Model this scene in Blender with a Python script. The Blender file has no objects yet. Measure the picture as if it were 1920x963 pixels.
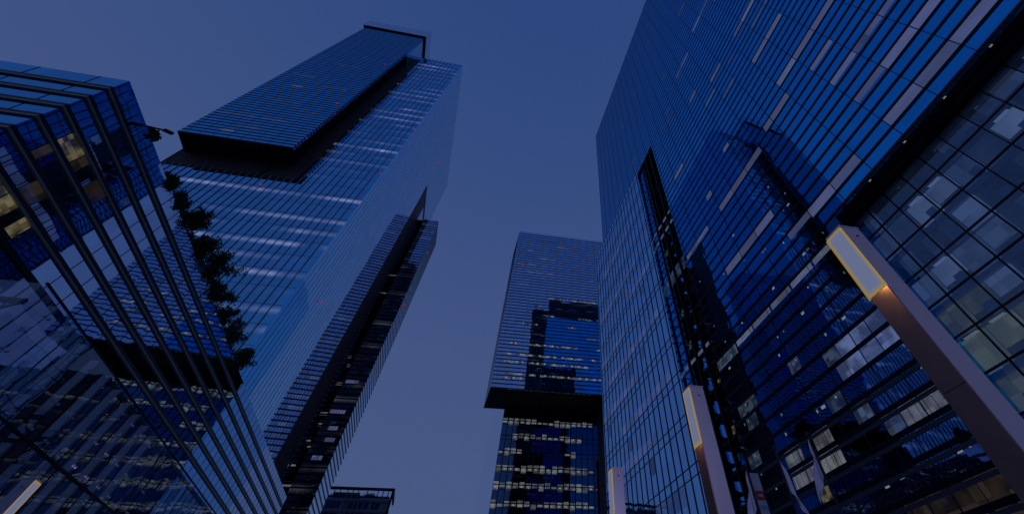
import bpy, bmesh, math, random
from mathutils import Vector, Matrix
random.seed(7)
C = bpy.context.scene.collection
sc = bpy.context.scene

# ------------------------------------------------------------------ camera
EX = (0.996896, -0.078731)          # the blocks' cross-street direction, 4.5 degrees off square: plan sheared to fit the image's vanishing points
EYE = 1.6
R = ((0.9575292, 0.2390714, 0.1611912), (-0.2873939, 0.8364913, 0.4665695), (-0.0232916, -0.4930793, 0.8696725))
cam = bpy.data.objects.new('camera', bpy.data.cameras.new('camera'))
C.objects.link(cam)
m = Matrix.Identity(4)
for i in range(3):
    m[i][0], m[i][1], m[i][2] = R[i][0], -R[i][1], -R[i][2]
m[2][3] = EYE
cam.matrix_world = m
cam.data.sensor_width = 36
cam.data.lens = 652.59 / 1920 * 36
cam.data.shift_x = (960 - 1105.48) / 1920
cam.data.shift_y = (200 - 481.5) / 1920
cam.data.clip_start = 0.05
cam.data.clip_end = 6000
sc.camera = cam

# ------------------------------------------------------------------ dusk sky
W = bpy.data.worlds.new('World'); sc.world = W; W.use_nodes = True
nt = W.node_tree; nt.nodes.clear()
def N(t, kind, **kw):
    n = t.nodes.new(kind)
    for k, v in kw.items(): setattr(n, k, v)
    return n
tc = N(nt, 'ShaderNodeTexCoord'); sx = N(nt, 'ShaderNodeSeparateXYZ')
nt.links.new(tc.outputs['Generated'], sx.inputs[0])
rp = N(nt, 'ShaderNodeValToRGB'); cr = rp.color_ramp
SKY = [(0.0, (.066, .094, .205)), (0.22, (.0605, .0945, .2225)), (0.53, (.0475, .082, .220)), (0.77, (.0335, .070, .213)), (0.97, (.0255, .0622, .207))]
cr.elements[0].position, cr.elements[0].color = SKY[0][0], SKY[0][1] + (1,)
cr.elements[1].position, cr.elements[1].color = SKY[-1][0], SKY[-1][1] + (1,)
for p, c in SKY[1:-1]:
    e = cr.elements.new(p); e.color = c + (1,)
nt.links.new(sx.outputs['Z'], rp.inputs[0])
sky = N(nt, 'ShaderNodeTexSky', sky_type='NISHITA', sun_disc=False)
sky.sun_elevation = math.radians(1.0); sky.sun_rotation = math.radians(-70); sky.air_density = 1.2; sky.ozone_density = 3.0
bg1 = N(nt, 'ShaderNodeBackground'); bg1.inputs[1].default_value = 1.0
bg2 = N(nt, 'ShaderNodeBackground'); bg2.inputs[1].default_value = 0.01
ad = N(nt, 'ShaderNodeAddShader'); wo = N(nt, 'ShaderNodeOutputWorld')
nt.links.new(rp.outputs[0], bg1.inputs[0]); nt.links.new(sky.outputs[0], bg2.inputs[0])
nt.links.new(bg1.outputs[0], ad.inputs[0]); nt.links.new(bg2.outputs[0], ad.inputs[1]); nt.links.new(ad.outputs[0], wo.inputs[0])
sc.view_settings.view_transform = 'Standard'; sc.view_settings.look = 'None'
sc.view_settings.exposure = 0; sc.view_settings.gamma = 1

# ------------------------------------------------------------------ helpers
def SK(a, b, h): return Vector((a * EX[0], b + a * EX[1], h + EYE))
def empty(name, label, cat, loc, group=None, kind=None):
    o = bpy.data.objects.new(name, None); C.objects.link(o); o.location = SK(*loc)
    if label: o['label'] = label
    if cat: o['category'] = cat
    if group: o['group'] = group
    if kind: o['kind'] = kind
    return o
class MB:
    def __init__(s): s.v = []; s.f = []
    def pts(s, P, F):
        n = len(s.v); s.v += [Vector(p) for p in P]; s.f += [[i + n for i in f] for f in F]; return s
    def prism(s, poly, h0, h1):
        n = len(poly)
        return s.pts([SK(a, b, h0) for a, b in poly] + [SK(a, b, h1) for a, b in poly],
                     [list(range(n))[::-1], list(range(n, 2 * n))] + [[i, (i + 1) % n, n + (i + 1) % n, n + i] for i in range(n)])
    def box(s, a0, a1, b0, b1, h0, h1):
        return s.prism([(a0, b0), (a1, b0), (a1, b1), (a0, b1)], h0, h1)
    def tube(s, p, q, r, n=8, r2=None):
        p = Vector(p); q = Vector(q); d = (q - p).normalized()
        u = d.orthogonal().normalized(); w = d.cross(u); r2 = r if r2 is None else r2
        P = [p + (u * math.cos(t) + w * math.sin(t)) * r for t in [2 * math.pi * i / n for i in range(n)]] + \
            [q + (u * math.cos(t) + w * math.sin(t)) * r2 for t in [2 * math.pi * i / n for i in range(n)]]
        return s.pts(P, [list(range(n))[::-1], list(range(n, 2 * n))] + [[i, (i + 1) % n, n + (i + 1) % n, n + i] for i in range(n)])
    def build(s, name, mat, parent=None, kind=None, bevel=0):
        me = bpy.data.meshes.new(name)
        o0 = parent.matrix_basis.translation.copy() if parent and parent.parent is None else Vector((0, 0, 0))
        if parent and parent.parent is not None:
            o0 = parent.parent.matrix_basis.translation + parent.matrix_basis.translation
        me.from_pydata([v - o0 for v in s.v], [], s.f)
        bm = bmesh.new(); bm.from_mesh(me); bmesh.ops.recalc_face_normals(bm, faces=bm.faces); 
        if bevel:
            bmesh.ops.bevel(bm, geom=list(bm.edges), offset=bevel, segments=2, affect='EDGES')
        bm.to_mesh(me); bm.free()
        me.materials.append(mat)
        o = bpy.data.objects.new(name, me); C.objects.link(o)
        if parent: o.parent = parent
        if kind: o['kind'] = kind
        return o
def again(o, da=0, db=0, dh=0):
    c = o.copy(); C.objects.link(c)
    c.location = Vector(o.location) + Vector((da * EX[0], db + da * EX[1], dh)); return c
def box(name, mat, parent, *d, **kw): return MB().box(*d).build(name, mat, parent, **kw)
def Lfin(a0, ac, bc, b1, off, th=0.5):
    """outline of a strip along the front (a0..ac at b=bc) that turns the corner (ac,bc) and runs to b1; off = how far it stands proud"""
    sgn = 1 if ac > a0 else -1
    return [(a0, bc - off), (ac + sgn * off, bc - off), (ac + sgn * off, b1), (ac - sgn * th, b1), (ac - sgn * th, bc + th), (a0, bc + th)]

# ------------------------------------------------------------------ materials
def newmat(name):
    mt = bpy.data.materials.new(name); mt.use_nodes = True
    t = mt.node_tree; t.nodes.clear(); out = N(t, 'ShaderNodeOutputMaterial'); return mt, t, out
def math_n(t, op, a, b=None, c=None):
    n = N(t, 'ShaderNodeMath', operation=op)
    for i, x in enumerate((a, b, c)):
        if x is None: continue
        if isinstance(x, (int, float)): n.inputs[i].default_value = x
        else: t.links.new(x, n.inputs[i])
    return n.outputs[0]
def vmath(t, op, a, b=None, sc_=None):
    n = N(t, 'ShaderNodeVectorMath', operation=op)
    for i, x in enumerate((a, b)):
        if x is None: continue
        if isinstance(x, (tuple, list)): n.inputs[i].default_value = x
        else: t.links.new(x, n.inputs[i])
    if sc_ is not None: n.inputs['Scale'].default_value = sc_
    return n.outputs[0]
def wavy_normal(t, cell, tilt, wob, wscale):
    """each pane tilts a little and bellies a little, as real curtain wall glass does"""
    g = N(t, 'ShaderNodeNewGeometry')
    q = vmath(t, 'FLOOR', vmath(t, 'DIVIDE', vmath(t, 'ADD', g.outputs['Position'], (0.37, 0.41, 0.29)), cell))
    wn = N(t, 'ShaderNodeTexWhiteNoise', noise_dimensions='3D'); t.links.new(q, wn.inputs['Vector'])
    r1 = vmath(t, 'SCALE', vmath(t, 'SUBTRACT', wn.outputs['Color'], (.5, .5, .5)), sc_=tilt)
    ns = N(t, 'ShaderNodeTexNoise'); ns.inputs['Scale'].default_value = wscale; ns.inputs['Detail'].default_value = 1
    t.links.new(g.outputs['Position'], ns.inputs['Vector'])
    r2 = vmath(t, 'SCALE', vmath(t, 'SUBTRACT', ns.outputs['Color'], (.5, .5, .5)), sc_=wob)
    nn = vmath(t, 'NORMALIZE', vmath(t, 'ADD', g.outputs['Normal'], vmath(t, 'ADD', r1, r2)))
    return nn, wn, g
def glass(name, tint, cell=(2.1, 2.2, 4.2), tilt=.004, wob=.006, wscale=.5, rough=.015, var=.13, streak=None, graz=None):
    mt, t, out = newmat(name)
    nn, wn, g = wavy_normal(t, cell, tilt, wob, wscale)
    p = N(t, 'ShaderNodeBsdfPrincipled'); p.inputs['Metallic'].default_value = 1; p.inputs['Roughness'].default_value = rough
    mx = N(t, 'ShaderNodeMix', data_type='RGBA'); mx.inputs['A'].default_value = tint + (1,)
    mx.inputs['B'].default_value = tuple(c * (1 - var) for c in tint) + (1,)
    t.links.new(wn.outputs['Value'], mx.inputs['Factor']); t.links.new(mx.outputs['Result'], p.inputs['Base Color'])
    t.links.new(nn, p.inputs['Normal'])
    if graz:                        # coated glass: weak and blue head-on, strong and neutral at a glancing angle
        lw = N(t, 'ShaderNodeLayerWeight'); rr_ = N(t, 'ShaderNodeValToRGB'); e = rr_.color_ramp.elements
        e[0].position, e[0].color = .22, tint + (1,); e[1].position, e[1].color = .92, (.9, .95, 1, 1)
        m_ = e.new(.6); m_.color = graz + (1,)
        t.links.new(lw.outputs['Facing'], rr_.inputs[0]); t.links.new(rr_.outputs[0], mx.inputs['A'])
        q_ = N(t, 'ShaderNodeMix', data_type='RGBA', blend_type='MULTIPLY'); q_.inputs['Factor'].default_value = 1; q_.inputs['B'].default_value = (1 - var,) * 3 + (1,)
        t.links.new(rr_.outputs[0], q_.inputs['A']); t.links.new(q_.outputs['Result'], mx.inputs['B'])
    res = p.outputs[0]
    if streak:
        # ceiling lights of lit storeys seen through the glass
        st, off, amt, col = streak
        sp = N(t, 'ShaderNodeSeparateXYZ'); t.links.new(g.outputs['Position'], sp.inputs[0])
        zz = math_n(t, 'DIVIDE', math_n(t, 'SUBTRACT', sp.outputs['Z'], off), st)
        fl = math_n(t, 'FLOOR', zz); fr = math_n(t, 'FRACT', zz)
        band = math_n(t, 'SMOOTH_MIN', math_n(t, 'MULTIPLY', math_n(t, 'ABSOLUTE', math_n(t, 'SUBTRACT', fr, .62)), 4.6), 1, .3)
        band = math_n(t, 'SUBTRACT', 1, band)
        w1 = N(t, 'ShaderNodeTexWhiteNoise', noise_dimensions='1D'); t.links.new(fl, w1.inputs['W'])
        on = math_n(t, 'POWER', w1.outputs['Value'], 1.3)
        cb = N(t, 'ShaderNodeCombineXYZ')
        t.links.new(math_n(t, 'ADD', math_n(t, 'MULTIPLY', sp.outputs['X'], .55), math_n(t, 'MULTIPLY', fl, 13.7)), cb.inputs[0])
        t.links.new(math_n(t, 'MULTIPLY', sp.outputs['Y'], 1.0), cb.inputs[1]); t.links.new(math_n(t, 'MULTIPLY', fl, 7.1), cb.inputs[2])
        n1 = N(t, 'ShaderNodeTexNoise'); n1.inputs['Scale'].default_value = .11; n1.inputs['Detail'].default_value = 3
        t.links.new(cb.outputs[0], n1.inputs['Vector'])
        sm = N(t, 'ShaderNodeMapRange', interpolation_type='SMOOTHSTEP'); sm.inputs['From Min'].default_value = .38; sm.inputs['From Max'].default_value = .72
        t.links.new(n1.outputs['Fac'], sm.inputs['Value'])
        vo = N(t, 'ShaderNodeTexVoronoi'); vo.inputs['Scale'].default_value = .40; t.links.new(cb.outputs[0], vo.inputs['Vector'])
        pt = N(t, 'ShaderNodeMapRange', interpolation_type='SMOOTHSTEP'); pt.inputs['From Min'].default_value = .55; pt.inputs['From Max'].default_value = .05
        t.links.new(vo.outputs['Distance'], pt.inputs['Value'])
        e = math_n(t, 'MULTIPLY', math_n(t, 'MULTIPLY', band, on), math_n(t, 'MULTIPLY', sm.outputs[0], math_n(t, 'ADD', .55, math_n(t, 'MULTIPLY', pt.outputs[0], .6))))
        em = N(t, 'ShaderNodeEmission'); em.inputs[0].default_value = col + (1,)
        t.links.new(math_n(t, 'MULTIPLY', e, amt), em.inputs[1])
        a2 = N(t, 'ShaderNodeAddShader'); t.links.new(res, a2.inputs[0]); t.links.new(em.outputs[0], a2.inputs[1]); res = a2.outputs[0]
    t.links.new(res, out.inputs[0]); return mt
def solid(name, col, rough=.5, metal=0.0, noise=.25, scale=2.0, seam=0):
    mt, t, out = newmat(name)
    p = N(t, 'ShaderNodeBsdfPrincipled'); p.inputs['Metallic'].default_value = metal
    g = N(t, 'ShaderNodeNewGeometry'); ns = N(t, 'ShaderNodeTexNoise'); ns.inputs['Scale'].default_value = scale; ns.inputs['Detail'].default_value = 4
    t.links.new(g.outputs['Position'], ns.inputs['Vector'])
    mx = N(t, 'ShaderNodeMix', data_type='RGBA'); mx.inputs['A'].default_value = tuple(c * (1 - noise) for c in col) + (1,)
    mx.inputs['B'].default_value = tuple(min(1, c * (1 + noise)) for c in col) + (1,)
    t.links.new(ns.outputs['Fac'], mx.inputs['Factor']); t.links.new(mx.outputs['Result'], p.inputs['Base Color'])
    if seam:
        sp = N(t, 'ShaderNodeSeparateXYZ'); t.links.new(g.outputs['Position'], sp.inputs[0])
        k = None
        for ax in 'XYZ':
            q = math_n(t, 'GREATER_THAN', math_n(t, 'FRACT', math_n(t, 'DIVIDE', math_n(t, 'ADD', sp.outputs[ax], .31), seam)), .07)
            k = q if k is None else math_n(t, 'MULTIPLY', k, q)
        m2 = N(t, 'ShaderNodeMix', data_type='RGBA'); m2.inputs['A'].default_value = tuple(c * .3 for c in col) + (1,)
        t.links.new(k, m2.inputs['Factor']); t.links.new(mx.outputs['Result'], m2.inputs['B']); t.links.new(m2.outputs['Result'], p.inputs['Base Color'])
    mr = N(t, 'ShaderNodeMapRange'); mr.inputs['To Min'].default_value = max(.02, rough - .08); mr.inputs['To Max'].default_value = rough + .08
    t.links.new(ns.outputs['Fac'], mr.inputs['Value']); t.links.new(mr.outputs[0], p.inputs['Roughness'])
    t.links.new(p.outputs[0], out.inputs[0]); return mt
def clear_glass(name, tint=(.75, .85, .9), refl=.35, ior=1.5, tilt=.004, wob=.008, wscale=.7, cell=(1.8, 1.8, 2.5), rtint=(.8, .9, 1)):
    mt, t, out = newmat(name)
    nn, wn, g = wavy_normal(t, cell, tilt, wob, wscale)
    tr = N(t, 'ShaderNodeBsdfTransparent'); tr.inputs[0].default_value = tint + (1,)
    gl = N(t, 'ShaderNodeBsdfGlossy'); gl.inputs['Roughness'].default_value = .01; gl.inputs[0].default_value = rtint + (1,)
    t.links.new(nn, gl.inputs['Normal'])
    fr = N(t, 'ShaderNodeFresnel'); fr.inputs[0].default_value = ior
    mr = N(t, 'ShaderNodeMapRange'); mr.inputs['From Max'].default_value = 1; mr.inputs['To Min'].default_value = refl - .04; mr.inputs['To Max'].default_value = 1
    t.links.new(fr.outputs[0], mr.inputs['Value'])
    fac = math_n(t, 'MULTIPLY', mr.outputs[0], math_n(t, 'SUBTRACT', 1, g.outputs['Backfacing']))
    ms = N(t, 'ShaderNodeMixShader'); t.links.new(fac, ms.inputs[0]); t.links.new(tr.outputs[0], ms.inputs[1]); t.links.new(gl.outputs[0], ms.inputs[2])
    t.links.new(ms.outputs[0], out.inputs[0]); return mt
def lamp_mat(name, col, s=1.0):
    mt, t, out = newmat(name); em = N(t, 'ShaderNodeEmission'); em.inputs[0].default_value = col + (1,); em.inputs[1].default_value = s
    t.links.new(em.outputs[0], out.inputs[0]); return mt
def lit(name, col, s=1.0, contrast=.6, scale=.6, gloss=.35, vert=0.0):
    """a lit window: light from the room behind the pane (ceiling lamps, furniture, blinds) plus the pane's own reflection"""
    mt, t, out = newmat(name)
    g = N(t, 'ShaderNodeNewGeometry'); oi = N(t, 'ShaderNodeObjectInfo')
    cell = vmath(t, 'DIVIDE', vmath(t, 'ADD', g.outputs['Position'], (.13, .17, .11)), (.62 / scale, .62 / scale, .33 / scale))
    wn = N(t, 'ShaderNodeTexWhiteNoise', noise_dimensions='3D'); t.links.new(vmath(t, 'FLOOR', cell), wn.inputs['Vector'])
    ns = N(t, 'ShaderNodeTexNoise'); ns.inputs['Scale'].default_value = scale * .8; ns.inputs['Detail'].default_value = 2
    t.links.new(g.outputs['Position'], ns.inputs['Vector'])
    vo = N(t, 'ShaderNodeTexVoronoi', distance='CHEBYCHEV'); vo.inputs['Scale'].default_value = scale * .9; t.links.new(g.outputs['Position'], vo.inputs['Vector'])
    mix = math_n(t, 'ADD', math_n(t, 'MULTIPLY', math_n(t, 'POWER', wn.outputs['Value'], 2.5), .35), math_n(t, 'ADD', math_n(t, 'MULTIPLY', ns.outputs['Fac'], .9), math_n(t, 'MULTIPLY', vo.outputs['Distance'], -.35)))
    mr = N(t, 'ShaderNodeMapRange', interpolation_type='SMOOTHSTEP'); mr.inputs['From Min'].default_value = .62; mr.inputs['From Max'].default_value = .22
    mr.inputs['To Min'].default_value = 1; mr.inputs['To Max'].default_value = 1 - contrast
    t.links.new(mix, mr.inputs['Value'])
    rnd = math_n(t, 'ADD', .55, math_n(t, 'MULTIPLY', oi.outputs['Random'], .5))
    k = math_n(t, 'MULTIPLY', math_n(t, 'MULTIPLY', mr.outputs[0], rnd), s)
    if vert:
        sp = N(t, 'ShaderNodeSeparateXYZ'); t.links.new(g.outputs['Position'], sp.inputs[0])
        fr = math_n(t, 'FRACT', math_n(t, 'DIVIDE', sp.outputs['Y'], vert))
        k = math_n(t, 'MULTIPLY', k, math_n(t, 'ADD', .35, math_n(t, 'MULTIPLY', .65, math_n(t, 'GREATER_THAN', fr, .12))))
    em = N(t, 'ShaderNodeEmission'); em.inputs[0].default_value = col + (1,); t.links.new(k, em.inputs[1])
    gl = N(t, 'ShaderNodeBsdfGlossy'); gl.inputs['Roughness'].default_value = .03; gl.inputs[0].default_value = (.1 * gloss, .4 * gloss, .8 * gloss, 1)
    a2 = N(t, 'ShaderNodeAddShader'); t.links.new(em.outputs[0], a2.inputs[0]); t.links.new(gl.outputs[0], a2.inputs[1])
    t.links.new(a2.outputs[0], out.inputs[0]); return mt

WHITE = (.0865, .1195, .2423)
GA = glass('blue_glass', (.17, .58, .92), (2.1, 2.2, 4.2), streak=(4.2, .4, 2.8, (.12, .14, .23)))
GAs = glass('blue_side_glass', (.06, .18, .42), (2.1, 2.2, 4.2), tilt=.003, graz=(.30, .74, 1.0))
GAb = glass('upper_box_glass', (.14, .58, .98), (3.9, 3.9, 1.45))
GB = glass('violet_blue_glass', (.46, .66, .95), (4.76, 4.76, 1.62), tilt=.003, wob=.004)
GBl = glass('lower_dark_glass', (.07, .13, .24), (2.6, 2.6, 5.07))
GC = glass('deep_blue_glass', (.035, .50, .98), (4.75, 4.75, 1.56), tilt=.006, wob=.010, wscale=.45)
GCl = glass('lower_street_glass', (.22, .34, .56), (4.75, 2.375, 1.6), tilt=.006, wob=.010, wscale=.45)
GCb = glass('column_glass', (.34, .68, 1.0), (2.5, 2.46, 3.9), tilt=.003, wob=.005)
GL = glass('street_block_glass', (.10, .50, .86), (4.2, 2.27, 1.41), tilt=.002, wob=.004, wscale=.8)
GL2 = glass('street_side_glass', (.52, .68, .88), (4.2, 2.27, 1.41), tilt=.003, wob=.006, wscale=.8)
GL3 = glass('street_base_glass', (.36, .40, .52), (4.2, 1.8, 3), tilt=.004, wob=.009, wscale=.45)
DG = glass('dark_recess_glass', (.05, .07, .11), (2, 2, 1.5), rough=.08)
FIN = solid('dark_fin_metal', (.016, .017, .024), .35, .7)
FINL2 = solid('slab_edge', (.05, .045, .04), .7)
FINS = solid('spandrel_metal', (.07, .07, .08), .5, .2)
FINL = solid('warm_lit_fin_metal', (.50, .44, .34), .5, .1)  # pale olive colour carries the warm light caught by the fins
BRN2 = solid('dark_brown_fin', (.045, .034, .032), .45, .4)
MUL = solid('bronze_mullion_metal', (.50, .36, .34), .5, .7)
JOI = solid('black_joint', (.012, .013, .02), .5)
BRN = solid('brown_panel', (.095, .066, .07), .6, .1, .3, .4, 2.1)
BLK = solid('black_soffit', (.012, .011, .013), .6)
ROOF = solid('roof_membrane', (.12, .12, .13), .8)
STEEL = solid('post_steel', (.72, .66, .70), .42, .25, .04, 3)
STEELB = solid('post_side_steel', (.42, .24, .19), .45, .9, .1, 3)
CONC = solid('pale_concrete', (.34, .31, .33), .8)
WOOD = solid('bark', (.05, .04, .03), .9)
LITW = lit('lit_window_white', WHITE, 1.0)
LITG = lit('lit_window_greenish', (.075, .115, .19), .6, .75, .9)
LITC = lit('lit_window_cream', (.125, .135, .155), 1.0, .55, .6, .25, .9)
LITB = lit('lit_window_brown', (.045, .034, .024), .7, .9, .45, .3)
LITY = lit('lit_window_yellow', (.135, .115, .060), 1.05, .9, 1.1, .3)
BLIND = lit('lit_window_blind', (.066, .082, .185), .95, .12, .3, .15)
BLIND2 = lit('faint_window_blind', (.03, .05, .135), .9, .3, .3, .4)
BLIND3 = lit('pale_storey_band', (.05, .068, .165), .95, .2, .3, .5)
CEIL = lit('ceiling_light', (.105, .13, .22), 1.0, .3, .5, .1)
RED = lamp_mat('red_light', (.32, .012, .05), 1.0)
CLEAR = clear_glass('clear_glass')

# ------------------------------------------------------------------ ground
def flat(name, mat, a0, a1, b0, b1, h):
    o = MB().pts([SK(a0, b0, h), SK(a1, b0, h), SK(a1, b1, h), SK(a0, b1, h)], [[0, 1, 2, 3]]).build(name, mat); o['kind'] = 'structure'; return o
flat('ground', solid('ground_asphalt', (.05, .05, .055), .85, 0, .3, .3), -2500, 2500, -2500, 2500, -1.6)
flat('road', solid('road_asphalt', (.045, .045, .05), .8, 0, .25, 1), -15, 4, -400, 900, -1.596)
PAV = solid('paving_stone', (.22, .21, .21), .75, 0, .25, 2)
for a0, a1 in ((-28.9, -15), (4, 37.2)):
    o = MB().box(a0, a1, -60, 135, -1.59, -1.46).build('pavement', PAV); o['kind'] = 'structure'
KRB = solid('kerb_granite', (.3, .3, .3), .7)
for a0 in (-15.0, 3.8):
    o = MB().box(a0, a0 + .2, -60, 135, -1.594, -1.45).build('kerb', KRB); o['kind'] = 'structure'
LINE = solid('road_paint', (.75, .75, .72), .6)
mk = MB()
for i in range(40):
    mk.pts([SK(a, b, -1.592) for a, b in ((-5.6, -60 + 6 * i), (-5.44, -60 + 6 * i), (-5.44, -57 + 6 * i), (-5.6, -57 + 6 * i))], [[0, 1, 2, 3]])
o = mk.build('road_marking', LINE); o['kind'] = 'structure'

# ------------------------------------------------------------------ tower A (left, tallest)
A = empty('office_tower', 'tallest blue glass tower on the left with overhanging box on its upper front', 'tower', (-43.9, 92.5, -1.6))
aL, aR, b0, b1, hT = -103.9, -43.9, 92.5, 188.2, 190.3
box('front_curtain_wall', GA, A, aL, aR, b0, b0 + .3, -1.6, hT)
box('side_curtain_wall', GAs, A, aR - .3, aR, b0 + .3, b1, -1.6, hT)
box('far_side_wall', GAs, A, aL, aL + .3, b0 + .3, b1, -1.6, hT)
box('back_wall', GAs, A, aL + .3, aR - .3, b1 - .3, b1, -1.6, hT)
box('roof', ROOF, A, aL + .3, aR - .3, b0 + .3, b1 - .3, hT - 1.2, hT - .8)
PB, PT, PR = 86.86, 187.0, -66.1
box('frame_panel', BRN, A, aL, PR, b0 - .06, b0 - .003, PB, PT)
box('frame_shadow_strip', BLK, A, aL, PR, b0 - .05, b0 - .002, PB - .9, PB - .003)  # flat black strip in place of a shaded gap under the panel
first = box('mullion', MUL, A, -46.08, -45.88, b0 - .22, b0 + .05, -1.6, hT)
k = 1
while -46.0 - 2.1 * k > aL + .5:
    a = -46.0 - 2.1 * k
    if a > PR + .2: again(first, da=-2.1 * k)
    else: box('mullion', MUL, A, a - .08, a + .12, b0 - .22, b0 + .05, -1.6, PB + .3)
    k += 1
s1 = box('side_mullion', FIN, A, aR - .05, aR + .035, 94.62, 94.70, -1.6, hT)
for k in range(1, 43):
    b = 94.66 + 2.2 * k
    if 145.0 < b < 160: box('side_mullion', FIN, A, aR - .05, aR + .035, b - .04, b + .04, 143.2, hT)
    elif 160 <= b < 178.6: box('side_mullion', FIN, A, aR - .05, aR + .035, b - .04, b + .04, 135, hT)
    else: again(s1, db=2.2 * k)
for k in range(44):
    h = 2.6 + 4.2 * k
    if h < PB - 1 or h > PT: box('storey_joint', JOI, A, aL, aR, b0 - .03, b0 + .05, h, h + .06)
    else: box('storey_joint', JOI, A, PR, aR, b0 - .03, b0 + .05, h, h + .06)
box('side_frame_panel', BRN, A, aR + .002, aR + .06, 145.4, 159.8, -1.6, 143.0)
box('side_frame_gap', BLK, A, aR + .002, aR + .10, 145.4, 178, 143.0, 145.2)
# overhanging box
xl, xr, f0, f1, hb, ht = -102.8, -70.2, 84.74, 101.0, 92.4, 201.2
box('box_front_wall', GAb, A, xl, xr, f0, f0 + .25, hb, ht)
box('box_edge_wall', GAb, A, xr - .25, xr, f0 + .25, f0 + 1.3, hb, ht)
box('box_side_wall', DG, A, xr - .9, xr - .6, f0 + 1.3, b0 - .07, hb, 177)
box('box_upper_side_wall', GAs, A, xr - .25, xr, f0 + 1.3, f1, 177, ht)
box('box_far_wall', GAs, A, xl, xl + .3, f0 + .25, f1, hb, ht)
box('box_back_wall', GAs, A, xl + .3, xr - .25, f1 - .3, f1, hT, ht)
box('box_soffit', BLK, A, xl + .3, xr - .9, f0 + .25, b0 - .07, hb + .5, hb + .8)
s0 = box('soffit_blade', MUL, A, xl + 1, xl + 1.1, f0 + .3, f0 + 2.6, hb + .05, hb + .49)
for k in range(1, 15): again(s0, da=2.1 * k)
fn = MB().prism(Lfin(xl, xr, f0, f0 + 1.25, .07, .2), hb, hb + .42).build('floor_fin', FIN, A)
for k in range(1, 75): again(fn, dh=1.45 * k)
jn = box('box_joint', JOI, A, xl + 1.6, xl + 1.68, f0 - .04, f0 + .05, hb, ht)
for k in range(1, 8): again(jn, da=3.9 * k)
vs = box('side_rib', FIN, A, xr - .62, xr - .45, f0 + 2.0, f0 + 2.15, hb + .5, 177)
for k in range(1, 5): again(vs, db=1.2 * k)
vu = box('upper_rib', FIN, A, xr - .05, xr + .06, f0 + 1.8, f0 + 1.9, 177, ht)
for k in range(1, 13): again(vu, db=1.2 * k)
for a, k, w in ((-92, 2, 3.8), (-88, 4, 7), (-96, 8, 11), (-84, 8, 7.5), (-90, 16, 12), (-80, 26, 10), (-95, 30, 8), (-78, 13, 6), (-86, 40, 10), (-92, 24, 3.8)):
    box('blind_window', BLIND if w < 5 else BLIND2, A, a - w / 2, a + w / 2, f0 - .02, f0 - .004, hb + 1.45 * k + .5, hb + 1.45 * (k + 1) - .03)
box('roof_slab', BLK, A, -104.3, -69.4, 83.9, f1, ht + .15, ht + .7)
SCR = clear_glass('screen_glass', (.93, .96, .98), .07)
box('glass_screen', SCR, A, -104.3, -69.3, 83.82, 83.88, ht + .7, 209.6)
box('glass_screen', SCR, A, -69.38, -69.32, 83.9, f1, ht + .7, 209.6)
sp_ = box('screen_post', FIN, A, -104.3, -104.2, 83.7, 83.8, ht + .1, 209.7)
for k in range(1, 19): again(sp_, da=1.94 * k)
sp_ = box('screen_post', FIN, A, -69.3, -69.2, 85, 85.1, ht + .1, 209.7)
for k in range(1, 9): again(sp_, db=1.94 * k)
# attached block on the right side
c0, c1, g0, g1, hc = -43.84, -32.83, 159.8, 178.3, 134.7
GA2 = glass('attached_block_glass', (.55, .62, .86), (.9, 2, 1.4), streak=(4.2, .4, 1.5, (.10, .12, .16)))
box('annex_front_wall', GA2, A, -40.3, c1, g0, g0 + .3, -1.6, hc)
box('annex_side_wall', GAs, A, c1 - .3, c1, g0 + .3, g1, -1.6, hc)
box('annex_back_wall', GAs, A, c0, c1 - .3, g1 - .3, g1, -1.6, hc)
box('annex_roof', ROOF, A, c0, c1 - .3, g0 + .3, g1 - .3, hc - 1, hc - .6)
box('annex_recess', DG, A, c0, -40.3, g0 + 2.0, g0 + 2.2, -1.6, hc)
fl_ = MB().prism([(c0, g0 + .25), (-40.3, g0 + .25), (-40.3, g0 - .1), (c1 + .1, g0 - .1), (c1 + .1, g1), (c1 - .2, g1), (c1 - .2, g0 + .5), (c0, g0 + .5)], 0, .34).build('annex_fin', FIN, A)
for k in range(1, 96): again(fl_, dh=1.4 * k)
am = box('annex_mullion', JOI, A, -39.5, -39.38, g0 - .06, g0 + .05, -1.6, 112)
for k in range(1, 8): again(am, da=.88 * k)
for h in (61.4, 52.8, 49.1, 45.4, 44.0, 40.4, 36.3, 69.5, 94.3, 102.4, 66):  # heights worked out from image pixels and baked as numbers
    k = math.floor(h / 1.4); w = random.choice((1.2, 2.4, 3.1)); st = c0 + .2 + random.random() * (3.3 - w)
    box('recess_light', LITC, A, st, st + w, g0 + 1.9, g0 + 1.98, k * 1.4 + .4, k * 1.4 + 1.15)
for a, h in ((-36.6, 61.3), (-36.4, 53.1), (-36.3, 48.9), (-35.7, 45.1), (-36.9, 40.7), (-38.2, 53.1), (-38, 61.3)):
    k = math.floor(h / 1.4)
    box('annex_lit_window', BLIND if h > 44 else LITW, A, a - 1.6, a + 1.3, g0 - .03, g0 - .005, k * 1.4 + .4, k * 1.4 + 1.36)
def red(a, b, h, par, nrm):
    me = MB(); p = SK(a, b, h)
    me.tube(p - Vector((0, 0, .2)), p + Vector((0, 0, .2)), .2, 8)
    return me.build('warning_light', RED, par)
for a, h in ((-72.94, 82.4), (-44.2, 80.8), (-44.0, 121.7), (-44.0, 94)): red(a, b0 - .7, h, A, 0)
for a, h in ((-72.4, 120.0), (-72.6, 158.6)): red(a, f0 - .7, h, A, 0)
for b, h in ((142.2, 121.4), (141.7, 159.8), (118, 150), (110, 60)): red(aR + .6, b, h, A, 0)
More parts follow.
